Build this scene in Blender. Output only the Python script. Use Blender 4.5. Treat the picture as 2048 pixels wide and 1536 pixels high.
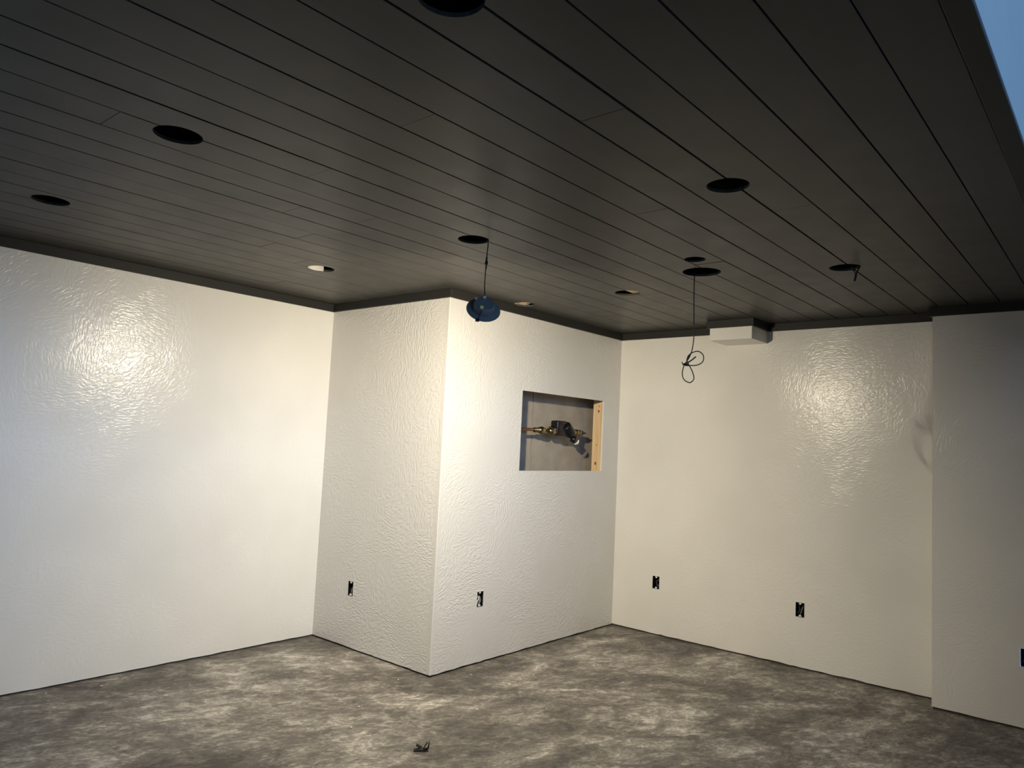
import bpy, bmesh, math, random
from mathutils import Vector, Matrix
random.seed(7)
S = bpy.context.scene
COL = S.collection
for o in list(bpy.data.objects):
    bpy.data.objects.remove(o)

# ------------------------------------------------------------------ camera
FPX = 1466.84
YAW, PITCH, ROLL = 0.7086, 0.0788, 0.0478
CAMZ = 1.4548
cam_d = bpy.data.cameras.new('camera')
cam = bpy.data.objects.new('camera', cam_d)
COL.objects.link(cam)
cam_d.sensor_width = 36.0
cam_d.lens = FPX / 2048 * 36.0
cam_d.clip_start = 0.05
fw = Vector((math.cos(YAW) * math.cos(PITCH), math.sin(YAW) * math.cos(PITCH), math.sin(PITCH)))
r0 = Vector((math.sin(YAW), -math.cos(YAW), 0))
u0 = r0.cross(fw)
rt = math.cos(ROLL) * r0 + math.sin(ROLL) * u0
up = -math.sin(ROLL) * r0 + math.cos(ROLL) * u0
M = Matrix((rt, up, -fw)).transposed().to_4x4()
M.translation = (0, 0, CAMZ)
cam.matrix_world = M
S.camera = cam

# ------------------------------------------------------------------ view, world, window light
S.view_settings.view_transform = 'Standard'
S.view_settings.look = 'None'
S.view_settings.exposure = 0.0
S.view_settings.gamma = 1.0
S.view_settings.use_curve_mapping = False
world = bpy.data.worlds.new('dusk_sky')
S.world = world
world.use_nodes = True
bg = world.node_tree.nodes['Background']
bg.inputs['Color'].default_value = (0.25, 0.52, 1.0, 1)
bg.inputs['Strength'].default_value = 12.5

WINX0, WINX1, WINZ0, WINZ1 = -2.9, 2.4, 2.2, 4.45     # daylight opening in the far rear wall
YREAR = -7.5
def portal(name, loc, facing, sx, sy):
    pl = bpy.data.lights.new(name, 'AREA')
    pl.shape = 'RECTANGLE'; pl.size = sx; pl.size_y = sy
    pl.cycles.is_portal = True
    po = bpy.data.objects.new(name, pl)
    COL.objects.link(po)
    po.location = loc
    po.rotation_euler = (Vector(facing).to_track_quat('-Z', 'Y')).to_euler()
portal('window_portal', ((WINX0 + WINX1) / 2, YREAR - 0.07, (WINZ0 + WINZ1) / 2), (0, 1, 0), WINX1 - WINX0, WINZ1 - WINZ0)

LAMP_POWER = 87.0
LAMP_COL = (1.0, 0.88, 0.655)
LAMP_SMOOTH = 2.6

# ------------------------------------------------------------------ room dimensions
H = 2.350            # underside of the dark trim
ZC = 2.4065          # underside of the ceiling boards
XA, YL, YB, XC = 3.2202, 4.5333, 3.3089, 5.2592
JY, JX = 0.957, 5.076
YE = 0.245           # edge of the dark ceiling
XR = -3.0            # rear left wall
ZTOP = 4.6
XHI = 3.3
TW = 0.0127
LAMP = Vector((2.54, 2.38, 2.079))

# ------------------------------------------------------------------ helpers
def link(o, parent=None):
    COL.objects.link(o)
    if parent is not None:
        o.parent = parent
    return o

def obj(name, bm, mat, parent=None, smooth=False, loc=None, rot=None):
    me = bpy.data.meshes.new(name)
    bm.normal_update()
    bm.to_mesh(me); bm.free()
    if mat is not None:
        me.materials.append(mat)
    if smooth:
        for p in me.polygons:
            p.use_smooth = True
    o = bpy.data.objects.new(name, me)
    link(o, parent)
    if loc is not None: o.location = loc
    if rot is not None: o.rotation_euler = rot
    return o

def empty(name, loc=(0, 0, 0), rot=None):
    o = bpy.data.objects.new(name, None)
    o.empty_display_size = 0.05
    o.location = loc
    if rot is not None: o.rotation_euler = rot
    return link(o)

def tag(o, label, cat, group=None):
    o['label'] = label; o['category'] = cat
    if group: o['group'] = group
    return o

def struct(o, label=None):
    o['kind'] = 'structure'
    if label: o['label'] = label
    return o

def box(bm, x0, x1, y0, y1, z0, z1):
    vs = [bm.verts.new(c) for c in ((x0,y0,z0),(x1,y0,z0),(x1,y1,z0),(x0,y1,z0),(x0,y0,z1),(x1,y0,z1),(x1,y1,z1),(x0,y1,z1))]
    for f in ((3,2,1,0),(4,5,6,7),(0,1,5,4),(1,2,6,5),(2,3,7,6),(3,0,4,7)):
        bm.faces.new([vs[i] for i in f])
    return vs

def bev(bm, w, seg=2):
    bmesh.ops.bevel(bm, geom=bm.edges[:], offset=w, segments=seg, affect='EDGES', profile=0.5)

def lathe(bm, prof, n=40, mtx=None, close=False):
    rings = []
    for r, z in prof:
        if r < 1e-6:
            v = bm.verts.new((0, 0, z)); rings.append([v] * n)
        else:
            rings.append([bm.verts.new((r * math.cos(2*math.pi*i/n), r * math.sin(2*math.pi*i/n), z)) for i in range(n)])
    newf = []
    pairs = list(zip(rings[:-1], rings[1:]))
    if close: pairs.append((rings[-1], rings[0]))
    for a, b in pairs:
        for i in range(n):
            j = (i + 1) % n
            q = []
            for v in (a[i], a[j], b[j], b[i]):
                if v not in q: q.append(v)
            if len(q) >= 3:
                newf.append(bm.faces.new(q))
    if mtx is not None:
        vs = {v for r in rings for v in r}
        bmesh.ops.transform(bm, matrix=mtx, verts=list(vs))
    return newf

def catmull(pts, sub=6):
    P = [Vector(p) for p in pts]
    P = [2*P[0]-P[1]] + P + [2*P[-1]-P[-2]]
    out = []
    for i in range(1, len(P) - 2):
        for s in range(sub):
            t = s / sub
            a, b, c, d = P[i-1], P[i], P[i+1], P[i+2]
            out.append(0.5 * ((2*b) + (c-a)*t + (2*a-5*b+4*c-d)*t*t + (3*b-a-3*c+d)*t**3))
    out.append(P[-2])
    return out

def tube(bm, pts, r, n=8, sub=6, smooth=True):
    P = catmull(pts, sub) if smooth else [Vector(p) for p in pts]
    prev = None; ref = None
    first = None
    for i, p in enumerate(P):
        t = (P[min(i+1, len(P)-1)] - P[max(i-1, 0)]).normalized()
        if ref is None:
            ref = t.orthogonal().normalized()
        ref = (ref - t * ref.dot(t)).normalized()
        b = t.cross(ref)
        rr = r(i / (len(P)-1)) if callable(r) else r
        ring = [bm.verts.new(p + rr*(math.cos(2*math.pi*k/n)*ref + math.sin(2*math.pi*k/n)*b)) for k in range(n)]
        if prev:
            for k in range(n):
                bm.faces.new((prev[k], prev[(k+1) % n], ring[(k+1) % n], ring[k]))
        else:
            first = ring
        prev = ring
    bm.faces.new(first[::-1]); bm.faces.new(prev)

# ------------------------------------------------------------------ materials
def newmat(name):
    m = bpy.data.materials.new(name); m.use_nodes = True
    nt = m.node_tree
    b = nt.nodes['Principled BSDF']
    return m, nt, b

def plain(name, col, rough=0.6, metal=0.0, spec=0.5, var=0.06, scale=30.0, bump=0.0):
    """a procedural material: colour broken up by fine noise"""
    m, nt, b = newmat(name)
    tc = nt.nodes.new('ShaderNodeTexCoord')
    n = nt.nodes.new('ShaderNodeTexNoise'); n.inputs['Scale'].default_value = scale; n.inputs['Detail'].default_value = 4
    nt.links.new(tc.outputs['Object'], n.inputs['Vector'])
    r = nt.nodes.new('ShaderNodeValToRGB')
    r.color_ramp.elements[0].position = 0.3; r.color_ramp.elements[1].position = 0.7
    r.color_ramp.elements[0].color = tuple(c*(1-var) for c in col) + (1,)
    r.color_ramp.elements[1].color = tuple(min(1, c*(1+var)) for c in col) + (1,)
    nt.links.new(n.outputs['Fac'], r.inputs['Fac'])
    nt.links.new(r.outputs['Color'], b.inputs['Base Color'])
    b.inputs['Roughness'].default_value = rough
    b.inputs['Metallic'].default_value = metal
    b.inputs['Specular IOR Level'].default_value = spec
    if bump:
        bp = nt.nodes.new('ShaderNodeBump'); bp.inputs['Strength'].default_value = bump; bp.inputs['Distance'].default_value = 0.002
        nt.links.new(n.outputs['Fac'], bp.inputs['Height']); nt.links.new(bp.outputs['Normal'], b.inputs['Normal'])
    return m

def math_node(nt, op, a, b=None):
    n = nt.nodes.new('ShaderNodeMath'); n.operation = op
    for i, v in enumerate((a, b)):
        if v is None: continue
        if isinstance(v, (int, float)): n.inputs[i].default_value = v
        else: nt.links.new(v, n.inputs[i])
    return n.outputs[0]

def noise(nt, vec, scale, detail=3, rough=0.5, dist=0.0):
    n = nt.nodes.new('ShaderNodeTexNoise')
    n.inputs['Scale'].default_value = scale; n.inputs['Detail'].default_value = detail
    n.inputs['Roughness'].default_value = rough; n.inputs['Distortion'].default_value = dist
    nt.links.new(vec, n.inputs['Vector'])
    return n.outputs['Fac']

def mapping(nt, vec, scale=(1, 1, 1), rot=(0, 0, 0), loc=(0, 0, 0)):
    n = nt.nodes.new('ShaderNodeMapping')
    n.inputs['Scale'].default_value = scale; n.inputs['Rotation'].default_value = rot; n.inputs['Location'].default_value = loc
    nt.links.new(vec, n.inputs['Vector'])
    return n.outputs[0]

def ramp(nt, fac, stops):
    n = nt.nodes.new('ShaderNodeValToRGB')
    e = n.color_ramp.elements
    while len(e) < len(stops): e.new(0.5)
    for i, (p, c) in enumerate(stops):
        e[i].position = p
        e[i].color = (c, c, c, 1) if isinstance(c, (int, float)) else tuple(c) + (1,)
    nt.links.new(fac, n.inputs['Fac'])
    return n.outputs['Color']

def wall_material(name, strength):
    """off-white semi-gloss paint over hand-trowelled plaster: patches of short ridges running different ways"""
    m, nt, b = newmat(name)
    tc = nt.nodes.new('ShaderNodeTexCoord').outputs['Object']
    wob = nt.nodes.new('ShaderNodeTexNoise'); wob.inputs['Scale'].default_value = 8.0; wob.inputs['Detail'].default_value = 1
    nt.links.new(tc, wob.inputs['Vector'])
    sub = nt.nodes.new('ShaderNodeVectorMath'); sub.operation = 'MULTIPLY_ADD'
    nt.links.new(wob.outputs['Color'], sub.inputs[0]); sub.inputs[1].default_value = (0.06,)*3
    nt.links.new(tc, sub.inputs[2])
    v = sub.outputs[0]
    vert = noise(nt, mapping(nt, v, (85, 85, 28)), 1.0, 1)
    hori = noise(nt, mapping(nt, v, (32, 32, 95), loc=(3, 1, 7)), 1.0, 1)
    diag = noise(nt, mapping(nt, mapping(nt, v, rot=(0.6, 0.6, 0)), (34, 34, 95), loc=(9, 2, 5)), 1.0, 1)
    m1 = ramp(nt, noise(nt, mapping(nt, tc, (3.0, 3.0, 2.4)), 1.0, 1), [(0.44, 0.0), (0.56, 1.0)])
    m2 = ramp(nt, noise(nt, mapping(nt, tc, (3.6, 3.6, 3.0), loc=(5, 5, 5)), 1.0, 1), [(0.5, 0.0), (0.6, 1.0)])
    amp = ramp(nt, noise(nt, mapping(nt, tc, (2.0, 2.0, 2.0), loc=(11, 4, 8)), 1.0, 2), [(0.34, 0.2), (0.62, 1.0)])
    def mix(a, c, f):
        n = nt.nodes.new('ShaderNodeMix'); n.data_type = 'FLOAT'
        nt.links.new(f, n.inputs['Factor']); nt.links.new(a, n.inputs[2]); nt.links.new(c, n.inputs[3])
        return n.outputs[0]
    h = mix(mix(vert, hori, m1), diag, m2)
    h = ramp(nt, h, [(0.38, 0.0), (0.62, 1.0)])
    fine = noise(nt, tc, 150.0, 0)
    h = math_node(nt, 'MULTIPLY', h, amp)
    h = math_node(nt, 'ADD', h, math_node(nt, 'MULTIPLY', fine, 0.12))
    bp = nt.nodes.new('ShaderNodeBump'); bp.inputs['Strength'].default_value = strength; bp.inputs['Distance'].default_value = 0.0022
    nt.links.new(h, bp.inputs['Height']); nt.links.new(bp.outputs['Normal'], b.inputs['Normal'])
    c = ramp(nt, amp, [(0.2, (0.76, 0.735, 0.69)), (1.0, (0.80, 0.775, 0.73))])
    nt.links.new(c, b.inputs['Base Color'])
    b.inputs['Roughness'].default_value = 0.25
    b.inputs['Specular IOR Level'].default_value = 0.42
    return m

M_WALL = wall_material('painted_trowelled_plaster', 0.7)
M_WALLS = wall_material('painted_smoother_plaster', 0.30)
M_WHITE = plain('white_paint', (0.78, 0.76, 0.72), 0.35, scale=6, var=0.02)
M_FASC = plain('darkened_white_board', (0.355, 0.355, 0.345), 0.7, scale=6, var=0.02)  # white board with its colour darkened to offset the strong daylight on it
M_RAW = plain('raw_gypsum_edge', (0.72, 0.70, 0.66), 0.9, scale=60, var=0.1, bump=0.3)

def dark_paint():
    m, nt, b = newmat('charcoal_ceiling_paint')
    tc = nt.nodes.new('ShaderNodeTexCoord').outputs['Object']
    oi = nt.nodes.new('ShaderNodeObjectInfo').outputs['Random']
    n = noise(nt, mapping(nt, tc, (0.8, 9, 9)), 3.0, 5)
    v = math_node(nt, 'ADD', math_node(nt, 'MULTIPLY', n, 0.6), math_node(nt, 'MULTIPLY', oi, 0.4))
    nt.links.new(ramp(nt, v, [(0.2, (0.066, 0.0640, 0.0590)), (0.8, (0.080, 0.0775, 0.0715))]), b.inputs['Base Color'])
    nt.links.new(ramp(nt, noise(nt, tc, 7.0, 4), [(0.3, 0.30), (0.7, 0.37)]), b.inputs['Roughness'])
    b.inputs['Specular IOR Level'].default_value = 0.09
    bp = nt.nodes.new('ShaderNodeBump'); bp.inputs['Strength'].default_value = 0.03; bp.inputs['Distance'].default_value = 0.001
    nt.links.new(noise(nt, mapping(nt, tc, (3, 60, 60)), 4.0, 4), bp.inputs['Height'])
    nt.links.new(bp.outputs['Normal'], b.inputs['Normal'])
    return m
M_CEIL = dark_paint()
M_TRIM = plain('charcoal_trim_paint', (0.030, 0.0295, 0.028), 0.5, spec=0.2, scale=5, var=0.06)
M_VOID = plain('dark_ceiling_void', (0.006, 0.006, 0.006), 0.9, scale=8)  # shade inside gaps and cut-outs is put into this near-black colour
M_BLACK = plain('black_plastic', (0.008, 0.008, 0.0085), 0.35, spec=0.3, scale=50, var=0.2)
M_BLACKM = plain('black_rubber_cable', (0.008, 0.008, 0.008), 0.5, scale=50, var=0.2)
M_COPPER = plain('aged_copper', (0.36, 0.20, 0.12), 0.38, metal=1.0, scale=40, var=0.25)
M_BRASS = plain('tarnished_brass', (0.33, 0.25, 0.15), 0.3, metal=1.0, scale=60, var=0.3)
M_STEEL = plain('galvanised_screw_steel', (0.6, 0.6, 0.58), 0.35, metal=1.0, scale=60, var=0.1)
M_HOUSE = plain('grey_blue_lamp_housing', (0.17, 0.165, 0.16), 0.55, scale=20, var=0.05)
M_CLIPS = plain('white_plastic', (0.8, 0.78, 0.74), 0.5, scale=20, var=0.03)
M_YEL = plain('yellow_wire_nut', (0.85, 0.72, 0.22), 0.5, scale=20, var=0.05)
M_PINK = plain('pink_wire_cap', (0.8, 0.45, 0.38), 0.5, scale=20, var=0.05)
M_GREYW = plain('grey_cable_sheath', (0.22, 0.22, 0.21), 0.5, scale=40, var=0.15)
M_PLASTER = plain('plaster_crumb', (0.75, 0.72, 0.66), 0.9, scale=80, var=0.1)

def wood_mat(name, c0, c1, axis):
    m, nt, b = newmat(name)
    tc = nt.nodes.new('ShaderNodeTexCoord').outputs['Object']
    sc = [60, 60, 60]; sc[axis] = 3
    g = noise(nt, mapping(nt, tc, tuple(sc)), 1.0, 4, dist=0.6)
    nt.links.new(ramp(nt, g, [(0.3, c0), (0.7, c1)]), b.inputs['Base Color'])
    b.inputs['Roughness'].default_value = 0.7
    return m
M_PINE = wood_mat('raw_pine', (0.60, 0.40, 0.20), (0.80, 0.60, 0.36), 2)
M_PINEX = wood_mat('raw_pine_joist', (0.52, 0.36, 0.19), (0.74, 0.55, 0.33), 1)
M_KNOT = plain('pine_knot', (0.16, 0.08, 0.03), 0.7, scale=150, var=0.4)
M_SILL = plain('dark_bottom_plate', (0.06, 0.05, 0.04), 0.9, scale=20, var=0.5)  # dark brown plate with strongly varied tone

def concrete_wall():
    m, nt, b = newmat('old_foundation_concrete')
    tc = nt.nodes.new('ShaderNodeTexCoord').outputs['Object']
    n = noise(nt, tc, 6.0, 6, 0.6)
    nt.links.new(ramp(nt, n, [(0.3, (0.35, 0.305, 0.25)), (0.7, (0.46, 0.41, 0.345))]), b.inputs['Base Color'])
    b.inputs['Roughness'].default_value = 0.9
    bp = nt.nodes.new('ShaderNodeBump'); bp.inputs['Strength'].default_value = 0.3; bp.inputs['Distance'].default_value = 0.004
    nt.links.new(noise(nt, tc, 40.0, 4), bp.inputs['Height']); nt.links.new(bp.outputs['Normal'], b.inputs['Normal'])
    return m
M_CONC = concrete_wall()

def floor_mat():
    """bare slab smeared with thin-set dust: broad pale and dark patches, dragged streaks, small pits"""
    m, nt, b = newmat('smeared_concrete_floor')
    tc = nt.nodes.new('ShaderNodeTexCoord').outputs['Object']
    rot = mapping(nt, tc, rot=(0, 0, 0.5))               # dragged along the sweep of the trowel
    broad = noise(nt, mapping(nt, rot, (0.9, 1.35, 1)), 1.25, 5, 0.6, 1.4)
    mid = noise(nt, mapping(nt, rot, (2.6, 3.9, 1), loc=(3, 7, 0)), 1.5, 7, 0.70, 1.2)
    streak = noise(nt, mapping(nt, rot, (7, 13, 1), rot=(0, 0, 0.25)), 2.0, 6, 0.68, 1.6)
    fine = noise(nt, tc, 70.0, 4, 0.6)
    v = math_node(nt, 'ADD', math_node(nt, 'MULTIPLY', broad, 0.44), math_node(nt, 'MULTIPLY', mid, 0.28))
    v = math_node(nt, 'ADD', v, math_node(nt, 'MULTIPLY', streak, 0.20))
    v = math_node(nt, 'ADD', v, math_node(nt, 'MULTIPLY', fine, 0.08))
    flake = ramp(nt, noise(nt, mapping(nt, rot, (6, 10, 1), rot=(0, 0, -0.35), loc=(2, 9, 0)), 1.5, 7, 0.74, 1.6), [(0.50, 0.0), (0.57, 1.0)])
    v = math_node(nt, 'ADD', v, math_node(nt, 'MULTIPLY', math_node(nt, 'SUBTRACT', flake, 0.35), 0.05))
    c = ramp(nt, v, [(0.40, (0.085, 0.077, 0.070)), (0.48, (0.175, 0.160, 0.143)), (0.54, (0.31, 0.288, 0.257)), (0.62, (0.66, 0.625, 0.57))])
    pits = ramp(nt, noise(nt, mapping(nt, mapping(nt, tc, rot=(0, 0, 0.6)), (9, 30, 1)), 1.3, 4, 0.6, 2.0), [(0.34, 0.5), (0.385, 1.0)])
    mx = nt.nodes.new('ShaderNodeMix'); mx.data_type = 'RGBA'; mx.blend_type = 'MULTIPLY'
    mx.inputs['Factor'].default_value = 1.0
    nt.links.new(c, mx.inputs[6]); nt.links.new(pits, mx.inputs[7])
    nt.links.new(mx.outputs[2], b.inputs['Base Color'])
    b.inputs['Roughness'].default_value = 0.62
    b.inputs['Specular IOR Level'].default_value = 0.35
    bp = nt.nodes.new('ShaderNodeBump'); bp.inputs['Strength'].default_value = 0.5; bp.inputs['Distance'].default_value = 0.006
    nt.links.new(v, bp.inputs['Height']); nt.links.new(bp.outputs['Normal'], b.inputs['Normal'])
    return m
M_FLOOR = floor_mat()

# ------------------------------------------------------------------ structure: floor
bm = bmesh.new()
box(bm, XR - 0.1, XC + 0.4, YREAR - 0.1, YL + 0.3, -0.12, 0.0)
struct(obj('floor', bm, M_FLOOR), 'bare concrete floor smeared with pale dust')

# ------------------------------------------------------------------ structure: walls
def wall(name, axis, plane, a0, a1, holes=(), z0=0.012, z1=2.44, back=1, mat=None, ragged=True, label=None, sill=True, step=0.07, pin=0.0, pout=0.03):
    """a plasterboard sheet; axis 'x' = runs along X at y=plane, 'y' = runs along Y at x=plane;
    back = direction (+1/-1) in which its thickness lies; holes = (a0,a1,z0,z1) cut right through"""
    us = {a0, a1}
    n = max(1, int((a1 - a0) / step))
    us |= {a0 + (a1 - a0) * i / n for i in range(n + 1)}
    for h in holes: us |= {h[0], h[1]}
    us = sorted(us)
    cl = [us[0]]
    hard = {round(h[i], 5) for h in holes for i in (0, 1)} | {round(a0, 5), round(a1, 5)}
    for u in us[1:]:
        if u - cl[-1] < 0.012:
            if round(u, 5) in hard and round(cl[-1], 5) not in hard: cl[-1] = u
            elif round(u, 5) in hard: cl.append(u)
        else: cl.append(u)
    us = cl
    zs = sorted({z0, z0 + 0.03, z1} | {h[i] for h in holes for i in (2, 3)})
    bm = bmesh.new()
    rnd = random.Random(name)
    jit = {u: (rnd.uniform(-0.0025, 0.0025) if ragged else 0) for u in us}
    V = {}
    def vert(i, k, s):
        key = (i, k, s)
        if key not in V:
            u, z = us[i], zs[k]
            if k == 0: z += jit[u]
            p = plane + s * back * TW
            V[key] = bm.verts.new((u, p, z) if axis == 'x' else (p, u, z))
        return V[key]
    def solid(i, k):
        if not (0 <= i < len(us) - 1 and 0 <= k < len(zs) - 1): return False
        cu, cz = (us[i] + us[i+1]) / 2, (zs[k] + zs[k+1]) / 2
        return not any(h[0] < cu < h[1] and h[2] < cz < h[3] for h in holes)
    for i in range(len(us) - 1):
        for k in range(len(zs) - 1):
            if not solid(i, k): continue
            bm.faces.new([vert(i,k,0), vert(i+1,k,0), vert(i+1,k+1,0), vert(i,k+1,0)])
            bm.faces.new([vert(i,k,1), vert(i,k+1,1), vert(i+1,k+1,1), vert(i+1,k,1)])
            if not solid(i-1,k): bm.faces.new([vert(i,k,0), vert(i,k+1,0), vert(i,k+1,1), vert(i,k,1)])
            if not solid(i+1,k): bm.faces.new([vert(i+1,k,0), vert(i+1,k,1), vert(i+1,k+1,1), vert(i+1,k+1,0)])
            if not solid(i,k-1): bm.faces.new([vert(i,k,0), vert(i,k,1), vert(i+1,k,1), vert(i+1,k,0)])
            if not solid(i,k+1): bm.faces.new([vert(i,k+1,0), vert(i+1,k+1,0), vert(i+1,k+1,1), vert(i,k+1,1)])
    bmesh.ops.recalc_face_normals(bm, faces=bm.faces[:])
    o = struct(obj(name, bm, mat or M_WALL), label)
    if sill:
        bm = bmesh.new()
        p0, p1 = plane + back * (TW * 0.75), plane + back * (TW + 0.05)
        lo, hi = min(p0, p1), max(p0, p1)
        if axis == 'x': box(bm, a0 + pin, a1 + pout, lo, hi, 0.0, 0.038)
        else: box(bm, lo, hi, a0 + pin, a1 + pout, 0.0, 0.038)
        obj('bottom_plate', bm, M_SILL, o)
    return o

BW, BH = 0.030, 0.049          # half width and half height of the outlet cut-outs
OA = (4.130, 0.401); OB = (3.641, 0.417); OC1 = (2.914, 0.405); OC2 = (1.795, 0.396); OR = (0.490, 0.393)
def cut(o): return (o[0]-BW, o[0]+BW, o[1]-BH, o[1]+BH)
NICHE = (3.982, 5.022, 1.256, 1.822)

w_left = wall('wall_left', 'x', YL, XR, XA + 0.02, mat=M_WALLS, label='off-white glossy left wall', sill=True)
w_side = wall('wall_chase_side', 'y', XA, YB + 0.001, YL - 0.0005, [cut(OA)], pin=0.0135, label='narrow textured return wall of the boxed-out corner')
w_front = wall('wall_chase_front', 'x', YB, XA, XC - 0.0005, [cut(OB), NICHE], pin=0.0135, label='textured wall of the boxed-out corner with a square opening')
w_right = wall('wall_right', 'y', XC, JY - 0.1, YB + 0.2, [cut(OC1), cut(OC2)], mat=M_WALLS, label='off-white glossy right wall')
w_pier = wall('wall_pier', 'y', JX, YREAR, JY, [cut(OR)], pout=-0.003, mat=M_WALLS, label='right wall section standing slightly forward')
bm = bmesh.new(); box(bm, JX + TW, XC + TW, JY - 0.02, JY - 0.0005, 0.0, 2.44)
obj('return_edge', bm, M_WALLS, w_pier)
# metal corner bead, painted, on the outer corner of the boxed-out part
bm = bmesh.new()
prof = [(-0.0016, 0.03), (-0.0024, 0.012), (-0.0030, 0.003), (-0.0016, -0.0016), (0.003, -0.0030), (0.012, -0.0024), (0.03, -0.0016), (0.03, 0.004), (0.004, 0.03)]
ra = [bm.verts.new((XA + a, YB + c, 0.014)) for a, c in prof]
rb = [bm.verts.new((XA + a, YB + c, ZC - 0.004)) for a, c in prof]
for i in range(len(prof)):
    j = (i + 1) % len(prof)
    bm.faces.new((ra[i], ra[j], rb[j], rb[i]))
bm.faces.new(ra[::-1]); bm.faces.new(rb)
bmesh.ops.recalc_face_normals(bm, faces=bm.faces[:])
obj('corner_bead', bm, M_WALLS, w_front)

# foundation wall behind the opening
YF = 3.512
bm = bmesh.new(); box(bm, XA + 0.02, XC + TW, YF, YF + 0.2, 0, 2.44)
w_found = struct(obj('wall_foundation', bm, M_CONC), 'grey concrete foundation wall inside the square opening')
bm = bmesh.new()      # form seam: a shallow raised crooked line of cement
pts = []
for i in range(16):
    z = 1.05 + i * 0.058
    pts.append((4.355 + 0.006 * math.sin(i * 1.7) + 0.003 * math.sin(i * 5.1), YF, z))
for (a, c) in zip(pts[:-1], pts[1:]):
    v = [bm.verts.new((a[0]-0.005, YF - 0.0002, a[2])), bm.verts.new((a[0], YF - 0.004, a[2])), bm.verts.new((a[0]+0.002, YF - 0.0002, a[2])),
         bm.verts.new((c[0]-0.005, YF - 0.0002, c[2])), bm.verts.new((c[0], YF - 0.004, c[2])), bm.verts.new((c[0]+0.002, YF - 0.0002, c[2]))]
    bm.faces.new((v[0], v[1], v[4], v[3])); bm.faces.new((v[1], v[2], v[5], v[4]))
obj('form_seam', bm, plain('cement_seam', (0.24, 0.20, 0.16), 0.9), w_found)

# unseen rest of the room: rear walls, pier above, tall space by the camera with its window, two added light-blocking walls
w_rl = wall('wall_rear_left', 'y', XR, YREAR, YL, back=-1, z1=ZTOP, mat=M_WALLS, ragged=False, sill=False, step=2.0)
w_rear = wall('wall_rear', 'x', YREAR, XR, JX, [(WINX0, WINX1, WINZ0, WINZ1)], back=-1, z1=ZTOP, mat=M_WALLS, ragged=False, sill=False, step=2.0)
bm = bmesh.new()
for x in (WINX0, (WINX0+WINX1)/2, WINX1):
    box(bm, x-0.03, x+0.03, YREAR-0.06, YREAR+0.012, WINZ0-0.03, WINZ1+0.03)
for z in (WINZ0, WINZ1):
    for (xa, xb) in ((WINX0+0.03, (WINX0+WINX1)/2-0.03), ((WINX0+WINX1)/2+0.03, WINX1-0.03)):
        box(bm, xa, xb, YREAR-0.06, YREAR+0.012, z-0.03, z+0.03)
win = struct(obj('window_1', bm, M_WHITE), 'tall white window letting in blue daylight')
bm = bmesh.new(); box(bm, XR, XHI, YE + 0.006, YE + 0.02, ZC + 0.002, ZTOP)
struct(obj('wall_upper', bm, M_FASC), 'pale upper wall rising past the edge of the dark ceiling')
bm = bmesh.new(); box(bm, XHI, XHI + 0.02, YREAR, 0.05, 0, ZC + 0.002); box(bm, XHI, XHI + 0.02, YREAR, YE + 0.02, ZC + 0.002, ZTOP)
struct(obj('wall_light_block', bm, M_WHITE), 'added unseen partition closing the tall space and blocking daylight on the right')  # added out of view to keep window light off the pier and right wall
bm = bmesh.new(); box(bm, XR, XHI - 0.001, -1.6, -1.48, 0, 1.75)
struct(obj('wall_low_light_block', bm, M_WHITE), 'added unseen half-height wall blocking low daylight behind the camera')  # added out of view to keep daylight off the wall bottoms and floor
bm = bmesh.new(); box(bm, XR - 0.1, XHI + 0.1, YREAR - 0.1, YE + 0.1, ZTOP, ZTOP + 0.05)
struct(obj('ceiling_upper', bm, M_WHITE), 'white upper ceiling over the tall space')
bm = bmesh.new(); box(bm, XHI, JX + 0.1, YREAR - 0.05, YE - 0.001, ZC, ZC + 0.03)
struct(obj('ceiling_lower', bm, M_TRIM), 'dark low ceiling beyond the tall space')

# ------------------------------------------------------------------ structure: ceiling of dark boards
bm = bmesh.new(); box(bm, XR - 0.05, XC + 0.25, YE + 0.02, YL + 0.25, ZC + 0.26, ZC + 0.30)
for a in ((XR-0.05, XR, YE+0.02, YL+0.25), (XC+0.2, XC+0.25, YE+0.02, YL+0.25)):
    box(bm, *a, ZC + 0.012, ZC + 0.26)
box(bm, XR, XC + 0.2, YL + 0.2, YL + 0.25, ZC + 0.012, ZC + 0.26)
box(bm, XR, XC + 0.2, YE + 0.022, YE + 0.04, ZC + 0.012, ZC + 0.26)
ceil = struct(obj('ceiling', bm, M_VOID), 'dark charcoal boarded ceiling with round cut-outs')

PITCHB, Y0 = 0.1597, 0.4440
HOLES = [(1.040, 2.386, .076), (1.045, 3.590, .074), (2.453, 3.607, .076), (2.465, 2.398, .074), (2.426, 1.106, .075),
         (3.311, 1.674, .053), (3.564, 1.761, .100), (3.817, 1.109, .073), (3.848, 2.393, .077), (3.851, 3.223, .078), (1.040, 1.118, .075)]
JOINTS = {4: [1.70], 5: [2.24], 7: [1.418, 3.413], 8: [1.133, 3.60], 9: [1.965], 10: [1.715], 11: [3.95], 12: [0.85, 3.29], 13: [1.985],
          14: [1.712], 15: [2.563], 16: [1.99], 17: [2.288], 18: [1.981], 19: [2.292]}
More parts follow.
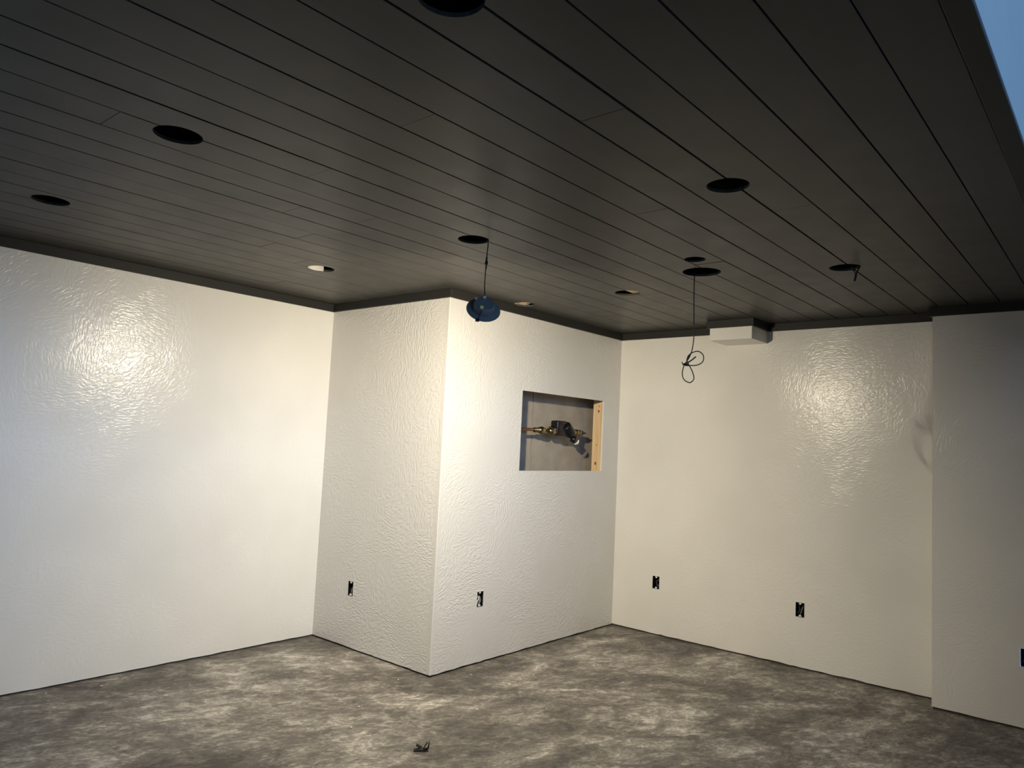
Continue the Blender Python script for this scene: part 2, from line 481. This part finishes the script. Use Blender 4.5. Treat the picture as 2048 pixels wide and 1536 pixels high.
# gap half-widths along each seam (m)
GAP = {}
rg = random.Random(3)
for k in range(-2, 28):
    GAP[k] = rg.choice([0.0008, 0.0012, 0.0017, 0.0021])
GAP.update({0: .0016, 1: .0020, 2: .0020, 3: .0019, 4: .0023, 5: .0022, 6: .0019, 7: .0022, 8: .0020, 9: .0018, 10: .0015, 11: .0024, 12: .0017, 13: .0013, 15: .0019})
def half_gap(k, x):
    g = GAP.get(k, .0013) * 1.25
    if k == 11: g += 0.0024 * math.exp(-((x - 1.05) / 0.45) ** 2)
    if k == 4: g += 0.0012 * math.exp(-((x - 1.5) / 0.3) ** 2)
    if k == 14: g += 0.0014 * math.exp(-((x - 1.75) / 0.2) ** 2)
    return g
cutters = []
for hx, hy, hr in HOLES:
    bm = bmesh.new()
    bmesh.ops.create_cone(bm, cap_ends=True, segments=56, radius1=hr, radius2=hr, depth=0.2, matrix=Matrix.Translation((hx, hy, ZC)))
    c = obj('cutter', bm, None); cutters.append(c)
XE = XC + 0.22
to_cut = []
for k in range(-1, 27):
    ya, yb = Y0 + PITCHB * k, Y0 + PITCHB * (k + 1)
    if k == -1: ya = YE + 0.055
    if ya > YL: break
    yb = min(yb, YL + 0.15)
    if yb > YL: yb = YL + 0.22
    js = JOINTS.get(k)
    if js is None:
        js = [rg.choice([-0.3, 0.1, 0.35])]
    js = list(js)
    while js[0] - XR > 2.5: js.insert(0, js[0] - 2.438)
    while XE - js[-1] > 3.7: js.append(js[-1] + 2.438)
    xs = [XR] + js + [XE]
    for a, b in zip(xs[:-1], xs[1:]):
        if b - a < 0.05: continue
        bm = bmesh.new()
        a2, b2 = a + 0.0007, b - 0.0007
        nseg = max(1, int((b2 - a2) / 0.25))
        dz = rg.uniform(-0.0007, 0.0007)
        rows = []
        for i in range(nseg + 1):
            x = a2 + (b2 - a2) * i / nseg
            yl = ya + half_gap(k, x); yh = yb - half_gap(k + 1, x)
            c = 0.0012
            rows.append([bm.verts.new((x, yy, zz)) for yy, zz in ((yl, ZC + 0.012), (yl, ZC + c + dz), (yl + c, ZC + dz), (yh - c, ZC + dz), (yh, ZC + c + dz), (yh, ZC + 0.012))])
        for p, q in zip(rows[:-1], rows[1:]):
            for i in range(6):
                j = (i + 1) % 6
                bm.faces.new((p[i], q[i], q[j], p[j]))
        bm.faces.new(rows[0]); bm.faces.new(rows[-1][::-1])
        bmesh.ops.recalc_face_normals(bm, faces=bm.faces[:])
        o = obj('ceiling_plank', bm, M_CEIL, ceil)
        hit = [ci for ci, (hx, hy, hr) in enumerate(HOLES) if hx + hr > a and hx - hr < b and hy + hr > ya and hy - hr < yb]
        if hit: to_cut.append((o, hit))
for o, hit in to_cut:
    for ci in hit:
        md = o.modifiers.new('cut', 'BOOLEAN'); md.operation = 'DIFFERENCE'; md.solver = 'EXACT'; md.object = cutters[ci]
bpy.context.view_layer.update()
dg = bpy.context.evaluated_depsgraph_get()
done = [(o, bpy.data.meshes.new_from_object(o.evaluated_get(dg))) for o, _ in to_cut]
for o, me in done:
    o.modifiers.clear(); o.data = me
for c in cutters:
    me = c.data; bpy.data.objects.remove(c); bpy.data.meshes.remove(me)

# framing seen through a few of the cut-outs
def framing(x0, x1, y0, y1, z0, z1, mat, name='joist'):
    bm = bmesh.new(); box(bm, x0, x1, y0, y1, z0, z1); return obj(name, bm, mat, ceil)
framing(3.815, 3.915, 2.05, 2.395, ZC + 0.0125, ZC + 0.05, M_PINEX, 'blocking')
framing(3.775, 3.832, 2.95, 3.45, ZC + 0.0125, ZC + 0.20, M_PINEX)
framing(3.858, 3.884, 2.95, 3.45, ZC + 0.0125, ZC + 0.20, M_PINEX)
bm = bmesh.new()                                      # pale raw edge of one cut-out, left unpainted
hx, hy, hr = HOLES[2]
ring = []
for i in range(25):
    a = math.radians(45 + i * 130 / 24)
    ring.append([bm.verts.new((hx + rr*math.cos(a), hy + rr*math.sin(a), zz)) for rr, zz in ((hr - .0012, ZC + .002), (hr + .004, ZC + .0125), (hr + .004, ZC + .034), (hr - .0012, ZC + .034))])
for p, q in zip(ring[:-1], ring[1:]):
    for i in range(4): bm.faces.new((p[i], p[(i+1) % 4], q[(i+1) % 4], q[i]))
bm.faces.new(ring[0]); bm.faces.new(ring[-1][::-1])
bmesh.ops.recalc_face_normals(bm, faces=bm.faces[:])
obj('raw_cut_edge', bm, M_CLIPS, ceil)
for (x, y, sx, sy) in ((3.826, 3.262, .012, .018), (3.87, 3.20, .010, .012), (3.845, 3.175, .02, .01), (3.81, 3.29, .02, .012)):
    bm = bmesh.new(); bmesh.ops.create_icosphere(bm, subdivisions=1, radius=1)
    for v in bm.verts: v.co = Vector((v.co.x*sx*rg.uniform(.7, 1.2) + x, v.co.y*sy*rg.uniform(.7, 1.2) + y, v.co.z*.006 + ZC + .012))
    obj('torn_paper', bm, M_GREYW, ceil)

# crown trim: charcoal strip round the top of every wall
TT = 0.018
TRIMS = [('x', YL, XR, XA, -1), ('y', XA, YB - TT, YL - TT, -1), ('x', YB, XA, XC, -1), ('y', XC, JY, 2.06 - TT, -1),
         ('y', XC, 2.377 + TT, YB - TT, -1), ('y', JX, YREAR, JY + TT, -1), ('x', JY, JX, XC - TT, 1)]
tl = ['along the left wall', 'on the narrow return wall', 'above the square opening', 'right of the white box', 'left of the white box', 'on the forward wall section', 'round the wall step']
for i, (ax, p, a, b, d) in enumerate(TRIMS):
    bm = bmesh.new()
    lo, hi = min(p, p + d*TT), max(p, p + d*TT)
    if ax == 'x': box(bm, a, b, lo, hi, H, ZC - 0.0008)
    else: box(bm, lo, hi, a, b, H, ZC - 0.0008)
    bev(bm, 0.0012, 1)
    struct(obj('trim_%d' % (i + 1), bm, M_TRIM), 'charcoal ceiling trim ' + tl[i])
bm = bmesh.new(); box(bm, XR, XHI + 0.3, YE, YE + 0.054, ZC - 0.006, ZC + 0.010); bev(bm, 0.0015, 1)
struct(obj('trim_8', bm, M_TRIM), 'flat charcoal edge board finishing the ceiling by the pale upper wall')

# boxed pipe stub under the ceiling on the right wall
sb = empty('soffit_box', (XC, 2.2185, 2.262))
tag(sb, 'small white boxed-in soffit high on the right wall under the ceiling', 'soffit')
bm = bmesh.new(); box(bm, 4.970 - XC, -0.0005, 2.06 - 2.2185, 2.377 - 2.2185, 0, ZC - 2.262 - 0.001); bev(bm, 0.002, 2)
obj('body', bm, M_WHITE, sb)
for (x0, x1, y0, y1) in ((4.970 - TT, 4.970, 2.06 - TT, 2.377 + TT), (4.970, XC, 2.06 - TT, 2.06), (4.970, XC, 2.377, 2.377 + TT)):
    bm = bmesh.new(); box(bm, x0 - XC, x1 - XC - 0.0005, y0 - 2.2185, y1 - 2.2185, H - 2.262, ZC - 2.262 - 0.001); bev(bm, 0.0012, 1)
    obj('crown_strip', bm, M_TRIM, sb)

# stud inside the opening
st = empty('wall_stud', (5.0235, YB + TW + 0.0005, 0.0385))
tag(st, 'raw pine stud at the right side of the square opening', 'stud')
bm = bmesh.new(); box(bm, 0, 0.038, 0, 0.089, 0, 2.36); bev(bm, 0.002, 1)
obj('timber', bm, M_PINE, st)
for (yy, zz, r) in ((0.035, 1.700, 0.008), (0.050, 1.275, 0.009), (0.045, 1.425, 0.004), (0.030, 1.74, 0.004)):
    bm = bmesh.new(); lathe(bm, [(0.0, 0.0012), (r*0.6, 0.001), (r, 0.0)], 14, Matrix.Translation((0, yy, zz)) @ Matrix.Rotation(-math.pi/2, 4, 'Y') @ Matrix.Scale(1.5, 4, (1, 0, 0)))
    obj('knot', bm, M_KNOT, st)
st2 = empty('wall_stud', (3.978 - 0.038, YB + TW + 0.0005, 0.0385))
tag(st2, 'shadowed stud hidden at the left side of the square opening', 'stud')
bm = bmesh.new(); box(bm, 0, 0.038, 0, 0.089, 0, 2.36); bev(bm, 0.002, 1); obj('timber', bm, M_PINE, st2)

# ------------------------------------------------------------------ water valve in the opening
YP, ZP = 3.410, 1.553
wv = empty('water_valve', (4.5, YP, ZP))
tag(wv, 'brass water valve with black cap on a copper pipe in the square opening', 'valve')
RX = Matrix.Rotation(math.pi/2, 4, 'Y')       # lathe axis -> +X
def along(prof, mat, name, n=24, parent=wv, m=None):
    bm = bmesh.new(); lathe(bm, [(r, x - 4.5) for r, x in prof], n, m or RX)
    bmesh.ops.recalc_face_normals(bm, faces=bm.faces[:])
    return obj(name, bm, mat, parent, smooth=(n > 8))
along([(0, 3.60), (.0112, 3.60), (.0112, 4.275), (0, 4.275)], M_COPPER, 'inlet_pipe')
for x in (4.262, 4.281, 4.300):
    along([(0, x-.007), (.014, x-.007), (.0185, x-.004), (.0185, x+.004), (.014, x+.007), (0, x+.007)], M_BRASS, 'ring')
along([(0, 4.305), (.016, 4.306), (.026, 4.322), (.029, 4.345), (.026, 4.366), (.015, 4.385), (.012, 4.39), (.012, 4.435), (0, 4.435)], M_BRASS, 'union_bulb')
along([(0, 4.436), (.020, 4.436), (.020, 4.45), (.024, 4.452), (.024, 4.462), (0, 4.462)], M_BRASS, 'collar')
along([(0, 4.452), (.036, 4.452), (.039, 4.456), (.039, 4.49), (.036, 4.494), (0, 4.494)], M_BRASS, 'hex_nut', n=6)
bm = bmesh.new()                                   # brass body: cast tee
lathe(bm, [(0, -0.02), (.026, -0.02), (.034, .02), (.038, .08), (.034, .15), (.026, .19), (0, .19)], 24, RX)
bmesh.ops.recalc_face_normals(bm, faces=bm.faces[:]); obj('body', bm, M_BRASS, wv, smooth=True)
bm = bmesh.new(); box(bm, -0.010, 0.105, -0.045, 0.03, -0.034, 0.082); bev(bm, 0.012, 3)
cp = obj('black_cap', bm, M_BLACK, wv, smooth=True)
bm = bmesh.new(); box(bm, 0.002, 0.05, -0.052, -0.044, 0.0, 0.055); bev(bm, 0.004, 2); obj('cap_lid', bm, M_BLACK, cp)
T = Matrix.Translation((0.115, -0.030, 0.035)) @ Matrix.Rotation(math.radians(128), 4, 'Y')
bm = bmesh.new(); lathe(bm, [(0, -.02), (.038, -.02), (.043, -.012), (.043, .075), (.038, .085), (0, .085)], 28, T)
bmesh.ops.recalc_face_normals(bm, faces=bm.faces[:]); obj('spring_canister', bm, M_BLACK, wv, smooth=True)
T2 = Matrix.Translation((0.205, -0.040, -0.055)) @ Matrix.Rotation(math.radians(115), 4, 'X') @ Matrix.Rotation(math.radians(18), 4, 'Y')
bm = bmesh.new(); lathe(bm, [(0, -.02), (.022, -.02), (.028, -.014), (.028, .014), (.024, .02), (0, .02)], 24, T2)
bmesh.ops.recalc_face_normals(bm, faces=bm.faces[:]); kn = obj('adjuster_knob', bm, M_BLACK, wv, smooth=True)
bm = bmesh.new()                                   # white sticker rim on the lower right of the knob
arc = []
for i in range(13):
    a = math.radians(-105 + i * 105 / 12)
    arc.append((0.205 + .031*math.cos(a), -0.066, -0.057 + .031*math.sin(a)))
tube(bm, arc, lambda t: 0.002 + 0.0065*math.sin(math.pi*min(1, max(0, t)))**0.7, 8, sub=2)
obj('white_rim', bm, M_CLIPS, kn)
bm = bmesh.new(); lathe(bm, [(0, -.005), (.005, -.003), (.005, .003), (0, .005)], 12, Matrix.Translation((0.190, -0.066, -0.091))); obj('white_screw', bm, M_CLIPS, kn)
along([(0, 4.68), (.030, 4.68), (.030, 4.715), (0, 4.715)], M_BRASS, 'hex_nut', n=6)
along([(0, 4.715), (.018, 4.715), (.024, 4.725), (.026, 4.745), (.020, 4.765), (.020, 4.775), (.026, 4.780), (.026, 4.800), (.018, 4.806), (.018, 4.815), (.023, 4.820), (.023, 4.838), (.016, 4.845), (0, 4.845)], M_BRASS, 'outlet_fitting')
along([(0, 4.845), (.018, 4.845), (.019, 4.850), (.019, 4.872), (.008, 4.885), (.006, 4.925), (0, 4.928)], M_BLACK, 'outlet_tip')
bm = bmesh.new(); box(bm, -0.03, -0.005, 0.02, YF - YP + 0.02, -0.02, 0.02); bev(bm, 0.002, 1); obj('wall_bracket', bm, M_STEEL, wv)

vh = empty('shutoff_knob', (3.978, 3.372, 1.44))
tag(vh, 'small black knob in shadow at the left edge of the square opening', 'knob')
bm = bmesh.new(); lathe(bm, [(0, 0), (.007, 0), (.007, .03), (0, .03)], 14, RX); obj('stem', bm, M_BRASS, vh)
bm = bmesh.new(); lathe(bm, [(0, .028), (.021, .028), (.025, .033), (.025, .045), (.020, .050), (0, .050)], 20, RX); obj('grip', bm, M_BLACK, vh, smooth=True)

# ------------------------------------------------------------------ outlet boxes
def outlet(label, face, a, z, seed, wires):
    """face: ('x', plane) wall along X looking to -Y, or ('y', plane) wall along Y looking to -X"""
    e = empty('outlet_box', (a, face[1], z) if face[0] == 'x' else (face[1], a, z), (0, 0, 0 if face[0] == 'x' else -math.pi/2))
    # local: x = width (to the right seen from the room), y = into the wall
    tag(e, label, 'outlet box', 'open outlet boxes along the walls')
    w, h, d, t = BW - 0.001, BH - 0.001, 0.062, 0.0022
    bm = bmesh.new()
    box(bm, -w, -w + t, 0.003, d, -h, h); box(bm, w - t, w, 0.003, d, -h, h)
    box(bm, -w + t, w - t, 0.003, d, h - t, h); box(bm, -w + t, w - t, 0.003, d, -h, -h + t)
    box(bm, -w + t, w - t, d - t, d, -h + t, h - t)
    obj('box_shell', bm, M_BLACK, e)
    for s in (1, -1):
        bm = bmesh.new()
        pts = [(-0.009, h - t), (0.009, h - t), (0.006, h - 0.013), (-0.006, h - 0.013)]
        f = [bm.verts.new((x, 0.001, s*zz)) for x, zz in pts]; g = [bm.verts.new((x, 0.007, s*zz)) for x, zz in pts]
        bm.faces.new(f); bm.faces.new(g[::-1])
        for i in range(4): bm.faces.new((f[i], g[i], g[(i+1) % 4], f[(i+1) % 4]))
        bmesh.ops.recalc_face_normals(bm, faces=bm.faces[:])
        o = obj('screw_tab', bm, M_CLIPS, e)
    r = random.Random(seed)
    for i, (mat, rad) in enumerate(wires):
        bm = bmesh.new()
        x0 = r.uniform(-0.015, 0.015)
        pts = [(x0, d - 0.004, h - 0.012), (r.uniform(-.018, .018), 0.03, 0.02), (r.uniform(-.016, .016), 0.014, r.uniform(-.005, .012)), (r.uniform(-.018, .018), 0.012, -0.025), (r.uniform(-.014, .014), 0.02, -h + 0.012)]
        tube(bm, pts, rad, 8, 5); obj('wire', bm, mat, e, smooth=True)
    # ragged plaster lip round the cut-out
    bm = bmesh.new()
    n = 36; ins = []; out = []
    for i in range(n):
        q = i / n * 4; sgm = int(q); f = q - sgm
        c = [(-1, -1), (1, -1), (1, 1), (-1, 1), (-1, -1)]
        px = (c[sgm][0] + (c[sgm+1][0]-c[sgm][0])*f); pz = (c[sgm][1] + (c[sgm+1][1]-c[sgm][1])*f)
        k = r.uniform(0.0018, 0.0042)
        ins.append(bm.verts.new((px*BW, -0.0016, pz*BH)))
        out.append(bm.verts.new((px*(BW + k), 0.0001, pz*(BH + k))))
    inb = [bm.verts.new((v.co.x, 0.004, v.co.z)) for v in ins]
    for i in range(n):
        j = (i + 1) % n
        bm.faces.new((ins[i], ins[j], out[j], out[i])); bm.faces.new((inb[i], inb[j], ins[j], ins[i]))
    bmesh.ops.recalc_face_normals(bm, faces=bm.faces[:])
    obj('plaster_lip', bm, M_RAW, e)
    return e
outlet('open outlet box on the narrow return wall with a pale cable inside', ('y', XA), OA[0], OA[1], 1, [(M_GREYW, .006), (M_BLACKM, .003)])
outlet('open outlet box below the square opening, left of it, with a looped cable', ('x', YB), OB[0], OB[1], 5, [(M_GREYW, .006), (M_GREYW, .004), (M_CLIPS, .0025)])
outlet('open outlet box on the right wall nearest the inner corner', ('y', XC), OC1[0], OC1[1], 3, [(M_BLACKM, .006), (M_GREYW, .002)])
outlet('open outlet box in the middle of the right wall', ('y', XC), OC2[0], OC2[1], 4, [(M_BLACKM, .006), (M_GREYW, .003)])
outlet('open outlet box on the forward wall section, cut by the picture edge', ('y', JX), OR[0], OR[1], 6, [(M_BLACKM, .005)])

# ------------------------------------------------------------------ hanging downlight
N = Vector((0.490, 0.622, -0.608)).normalized()       # the lens looks at the corner and down
q = (-N).to_track_quat('Z', 'Y')
dl = empty('hanging_downlight', LAMP)
dl.rotation_mode = 'QUATERNION'; dl.rotation_quaternion = q
tag(dl, 'lit blue-grey downlight dangling on its cable below the ceiling', 'light')
def lp(name, prof, mat, n=48, m=None, close=False):
    bm = bmesh.new(); lathe(bm, prof, n, m, close); bmesh.ops.recalc_face_normals(bm, faces=bm.faces[:])
    return obj(name, bm, mat, dl, smooth=False)
lp('brim', [(.058, -.004), (.079, -.004), (.0825, -.001), (.0825, .0015), (.079, .003), (.052, .0045), (.052, .000)], M_HOUSE, close=True)
hs = lp('housing', [(.058, -.003), (.054, .004), (.051, .034), (.048, .040), (.044, .0415), (0, .0415)], M_HOUSE)
lens = lp('lens', [(0, -.0035), (.058, -.0035)], None)
m, nt, b = newmat('lit_frosted_lens')
b.inputs['Base Color'].default_value = (0.9, 0.88, 0.82, 1); b.inputs['Emission Color'].default_value = LAMP_COL + (1,)
b.inputs['Emission Strength'].default_value = 30.0
lens.data.materials.append(m)
inv = q.inverted()
def loc(v): return inv @ (Vector(v) - LAMP)
rim_up = Vector((0, 0, 1)) - (-N) * Vector((0, 0, 1)).dot(-N); rim_up.normalize()    # uphill direction on the lid
lid = LAMP - N * 0.0415
rgt = rim_up.cross(-N).normalized()
def bit(name, mat, p, r, sq=(1, 1, 1), sub=1):
    bm = bmesh.new(); bmesh.ops.create_icosphere(bm, subdivisions=sub, radius=r)
    rr = random.Random(name)
    for v in bm.verts: v.co = Vector((v.co.x*sq[0], v.co.y*sq[1], v.co.z*sq[2])) * rr.uniform(.8, 1.15)
    return obj(name, bm, mat, dl, loc=loc(p))
att = lid + rim_up * 0.040
bit('strain_relief', M_CLIPS, att - N*0.006 - rim_up*0.003, 0.0095, (1, 1, .8))
bit('pink_wire_cap', M_PINK, lid + rim_up*0.026 + rgt*(-0.040) - N*0.004, 0.0085)
bit('yellow_wire_nut', M_YEL, lid - rim_up*0.036 + rgt*(-0.018) - N*0.007, 0.0125, (1, 1, .8))
# spring clip folded against the housing side
clip0 = LAMP - N*0.038 - rim_up*0.046 + rgt*(-0.016); clip1 = LAMP - N*0.004 - rim_up*0.072 + rgt*(-0.030)
bm = bmesh.new(); tube(bm, [loc(clip0), loc((clip0 + clip1)/2 - N*0.003), loc(clip1)], 0.0016, 6, 4); cl = obj('spring_wire', bm, M_BLACK, dl)
bm = bmesh.new(); box(bm, -.009, .009, -.006, .006, -.005, .005); bev(bm, .001, 1)
obj('spring_clip', bm, M_BLACK, dl, loc=loc(LAMP - N*0.004 - rim_up*0.080 + rgt*(-0.034)))
# cable up to the ceiling cut-out, with an inline connector
bm = bmesh.new()
hx, hy = 2.536, 2.372
cp = [att, att + Vector((.002, 0, .02)), (hx+.002, hy+.006, 2.19), (hx+.001, hy+.004, 2.26), (hx+.003, hy+.003, 2.305), (hx+.004, hy+.002, 2.36), (hx+.004, hy, 2.405), (hx-.02, hy+.006, 2.45), (hx-.06, hy+.02, 2.50), (hx-.10, hy+.03, 2.53)]
tube(bm, [loc(p) for p in cp], 0.0025, 8, 6); cab = obj('cable', bm, M_BLACKM, dl, smooth=True)
mt = Matrix.Translation((hx+.003, hy+.003, 2.31))
bm = bmesh.new(); lathe(bm, [(0, -.032), (.0035, -.032), (.004, -.012), (.0075, -.010), (.0075, .004), (.0045, .006), (.0045, .02), (.003, .026), (0, .026)], 12, inv.to_matrix().to_4x4() @ Matrix.Translation(-LAMP) @ mt)
bmesh.ops.recalc_face_normals(bm, faces=bm.faces[:]); obj('connector', bm, M_BLACKM, cab)
# the lamp's own light
ld = bpy.data.lights.new('downlight_glow', 'AREA'); ld.shape = 'DISK'; ld.size = 0.065; ld.energy = 1.0; ld.color = (1, 1, 1)
ld.use_nodes = True
lnt = ld.node_tree
em = [n for n in lnt.nodes if n.type == 'EMISSION'][0]
fo = lnt.nodes.new('ShaderNodeLightFalloff'); fo.inputs['Strength'].default_value = LAMP_POWER; fo.inputs['Smooth'].default_value = LAMP_SMOOTH
lnt.links.new(fo.outputs['Quadratic'], em.inputs['Strength'])
em.inputs['Color'].default_value = LAMP_COL + (1,)
lo_ = bpy.data.objects.new('downlight_glow', ld); link(lo_)
lo_.location = LAMP + N * 0.006
lo_.rotation_euler = N.to_track_quat('-Z', 'Y').to_euler()

# ------------------------------------------------------------------ looped cable hanging from the large cut-out
B2 = Vector((3.62, 1.82, 0)); R2 = Vector((1.82, -3.62, 0)).normalized(); D2 = Vector((3.62, 1.82, 0)).normalized()
def c2(off, z, dep=0.0): return B2 + R2*off + D2*dep + Vector((0, 0, z))
hc = empty('hanging_cable', c2(0, 1.82))
tag(hc, 'thin black cable hanging from the ceiling, tied in two loops', 'cable')
def lc(p): return p - hc.location
bm = bmesh.new()
path = [c2(-.012, 2.55, .0), c2(-.009, 2.45), c2(-.009, 2.40), c2(-.008, 2.27), c2(-.004, 2.11), c2(-.004, 2.05), c2(-.010, 1.998), c2(-.024, 1.957), c2(-.040, 1.93, .004), c2(-.050, 1.914, .006),
        c2(-.058, 1.875, .006), c2(-.054, 1.845), c2(-.038, 1.826), c2(-.014, 1.820), c2(.003, 1.840), c2(-.003, 1.872), c2(-.018, 1.903, -.004), c2(-.034, 1.935, -.006), c2(-.030, 1.962, -.006),
        c2(-.006, 1.983, -.004), c2(.025, 1.989), c2(.049, 1.968), c2(.048, 1.936), c2(.022, 1.916), c2(-.018, 1.912, .004), c2(-.045, 1.913, .006), c2(-.057, 1.922, .004), c2(-.062, 1.930, .002)]
tube(bm, [lc(p) for p in path], 0.0029, 8, 6); obj('cord', bm, M_BLACKM, hc, smooth=True)
bm = bmesh.new(); tube(bm, [lc(c2(-.040, 1.921, -.008)), lc(c2(-.015, 1.937, -.010)), lc(c2(.011, 1.959, -.012))], lambda t: .0035, 8, 4); obj('plug_tail', bm, M_BLACKM, hc)
bm = bmesh.new(); tube(bm, [lc(c2(-.024, 1.966, -.002)), lc(c2(-.031, 1.953, -.004)), lc(c2(-.038, 1.938, -.004))], lambda t: .005*math.sin(math.pi*(0.15+0.7*t)), 8, 4); obj('tape_knot', bm, M_BLACKM, hc)
bm = bmesh.new(); tube(bm, [lc(c2(-.058, 1.916, -.006)), lc(c2(-.044, 1.918, -.008)), lc(c2(-.028, 1.914, -.006))], lambda t: .0042, 8, 4); obj('twist_tie', bm, M_BLACK, hc)

# stub of cable at the cut-out furthest right
B3 = Vector((3.82, 1.045, 0)); R3 = Vector((1.04, -3.80, 0)).normalized()
def c3(off, z): return B3 + R3*off + Vector((0, 0, z))
sc = empty('cable_stub', c3(-.017, 2.331)); tag(sc, 'short dark cable end poking out of the rightmost ceiling cut-out', 'cable')
bm = bmesh.new(); tube(bm, [p - sc.location for p in (c3(-.03, 2.50), c3(-.004, 2.44), c3(.002, 2.40), c3(-.006, 2.38), c3(-.013, 2.361))], .0035, 8, 5); cs = obj('cord', bm, M_BLACKM, sc, smooth=True)
bm = bmesh.new(); tube(bm, [p - sc.location for p in (c3(-.011, 2.366), c3(-.015, 2.345), c3(-.018, 2.331))], .0055, 8, 3); obj('cut_end', bm, M_BLACKM, sc)
bm = bmesh.new(); tube(bm, [p - sc.location for p in (c3(-.034, 2.43), c3(-.028, 2.395), c3(-.016, 2.375), c3(-.012, 2.362))], .0028, 8, 4); obj('side_wire', bm, M_BLACKM, sc, smooth=True)

# ------------------------------------------------------------------ scraps on the floor
def strip(bm, pts, wdir, w, t):
    P = [Vector(p) for p in pts]; wd = Vector(wdir).normalized()
    rows = []
    for i, p in enumerate(P):
        tg = (P[min(i+1, len(P)-1)] - P[max(i-1, 0)]).normalized()
        n = tg.cross(wd).normalized()
        rows.append([bm.verts.new(p + wd*a + n*b) for a, b in ((-w, -t), (w, -t), (w, t), (-w, t))])
    for a, b in zip(rows[:-1], rows[1:]):
        for i in range(4): bm.faces.new((a[i], a[(i+1) % 4], b[(i+1) % 4], b[i]))
    bm.faces.new(rows[0][::-1]); bm.faces.new(rows[-1])
sk = empty('plastic_scrap', (2.47, 2.56, 0), (0, 0, math.radians(-41)))
tag(sk, 'folded black plastic scrap lying on the floor near the bottom edge', 'scrap')
# local +x runs to the right in the picture, +y away from the camera
bm = bmesh.new(); strip(bm, [(-.040, 0, .007), (-.01, .002, .0085), (.014, 0, .007), (.024, 0, .011), (.030, .002, .024), (.031, .004, .042)], (0, 1, .15), .010, .0018)
bmesh.ops.recalc_face_normals(bm, faces=bm.faces[:]); obj('long_flap', bm, M_BLACK, sk)
bm = bmesh.new(); strip(bm, [(-.028, .02, .022), (-.012, .018, .014), (.0, .014, .008)], (.1, 1, .2), .010, .0014); obj('short_flap', bm, M_BLACK, sk)
bm = bmesh.new(); strip(bm, [(.006, .012, .010), (.014, .012, .022), (.024, .014, .036)], (0, 1, -.3), .012, .0018); obj('upright_flap', bm, M_BLACK, sk)

rc = random.Random(21)
spots = [(2.115, 4.10), (3.18, 2.62), (3.34, 2.50), (3.75, 2.92), (3.88, 2.60), (4.05, 2.45), (2.95, 3.12), (3.05, 3.40), (2.72, 3.55), (2.60, 3.20), (3.42, 2.20), (3.60, 2.05),
         (2.30, 3.90), (2.40, 3.00), (3.05, 2.75), (3.30, 1.85), (4.45, 2.10), (2.05, 3.55), (3.45, 3.18), (3.95, 3.20), (2.85, 4.22), (1.75, 4.38), (1.95, 4.46), (1.50, 4.45)]
base = []
for k in range(4):
    bm = bmesh.new(); bmesh.ops.create_icosphere(bm, subdivisions=1, radius=1)
    for v in bm.verts: v.co *= rc.uniform(.6, 1.2)
    zmin = min(v.co.z for v in bm.verts)
    for v in bm.verts: v.co.z = (v.co.z - zmin) * 0.6
    me = bpy.data.meshes.new('plaster_crumb'); bm.to_mesh(me); bm.free(); me.materials.append(M_PLASTER); base.append(me)
for i, (x, y) in enumerate(spots):
    o = bpy.data.objects.new('plaster_crumb', base[i % 4]); link(o)
    s = rc.uniform(.0025, .0062); o.location = (x, y, 0); o.scale = (s*rc.uniform(1, 2.2), s, s); o.rotation_euler = (0, 0, rc.uniform(0, 6))
    tag(o, 'tiny white plaster crumb scattered on the concrete floor', 'crumb', 'plaster crumbs on the floor')
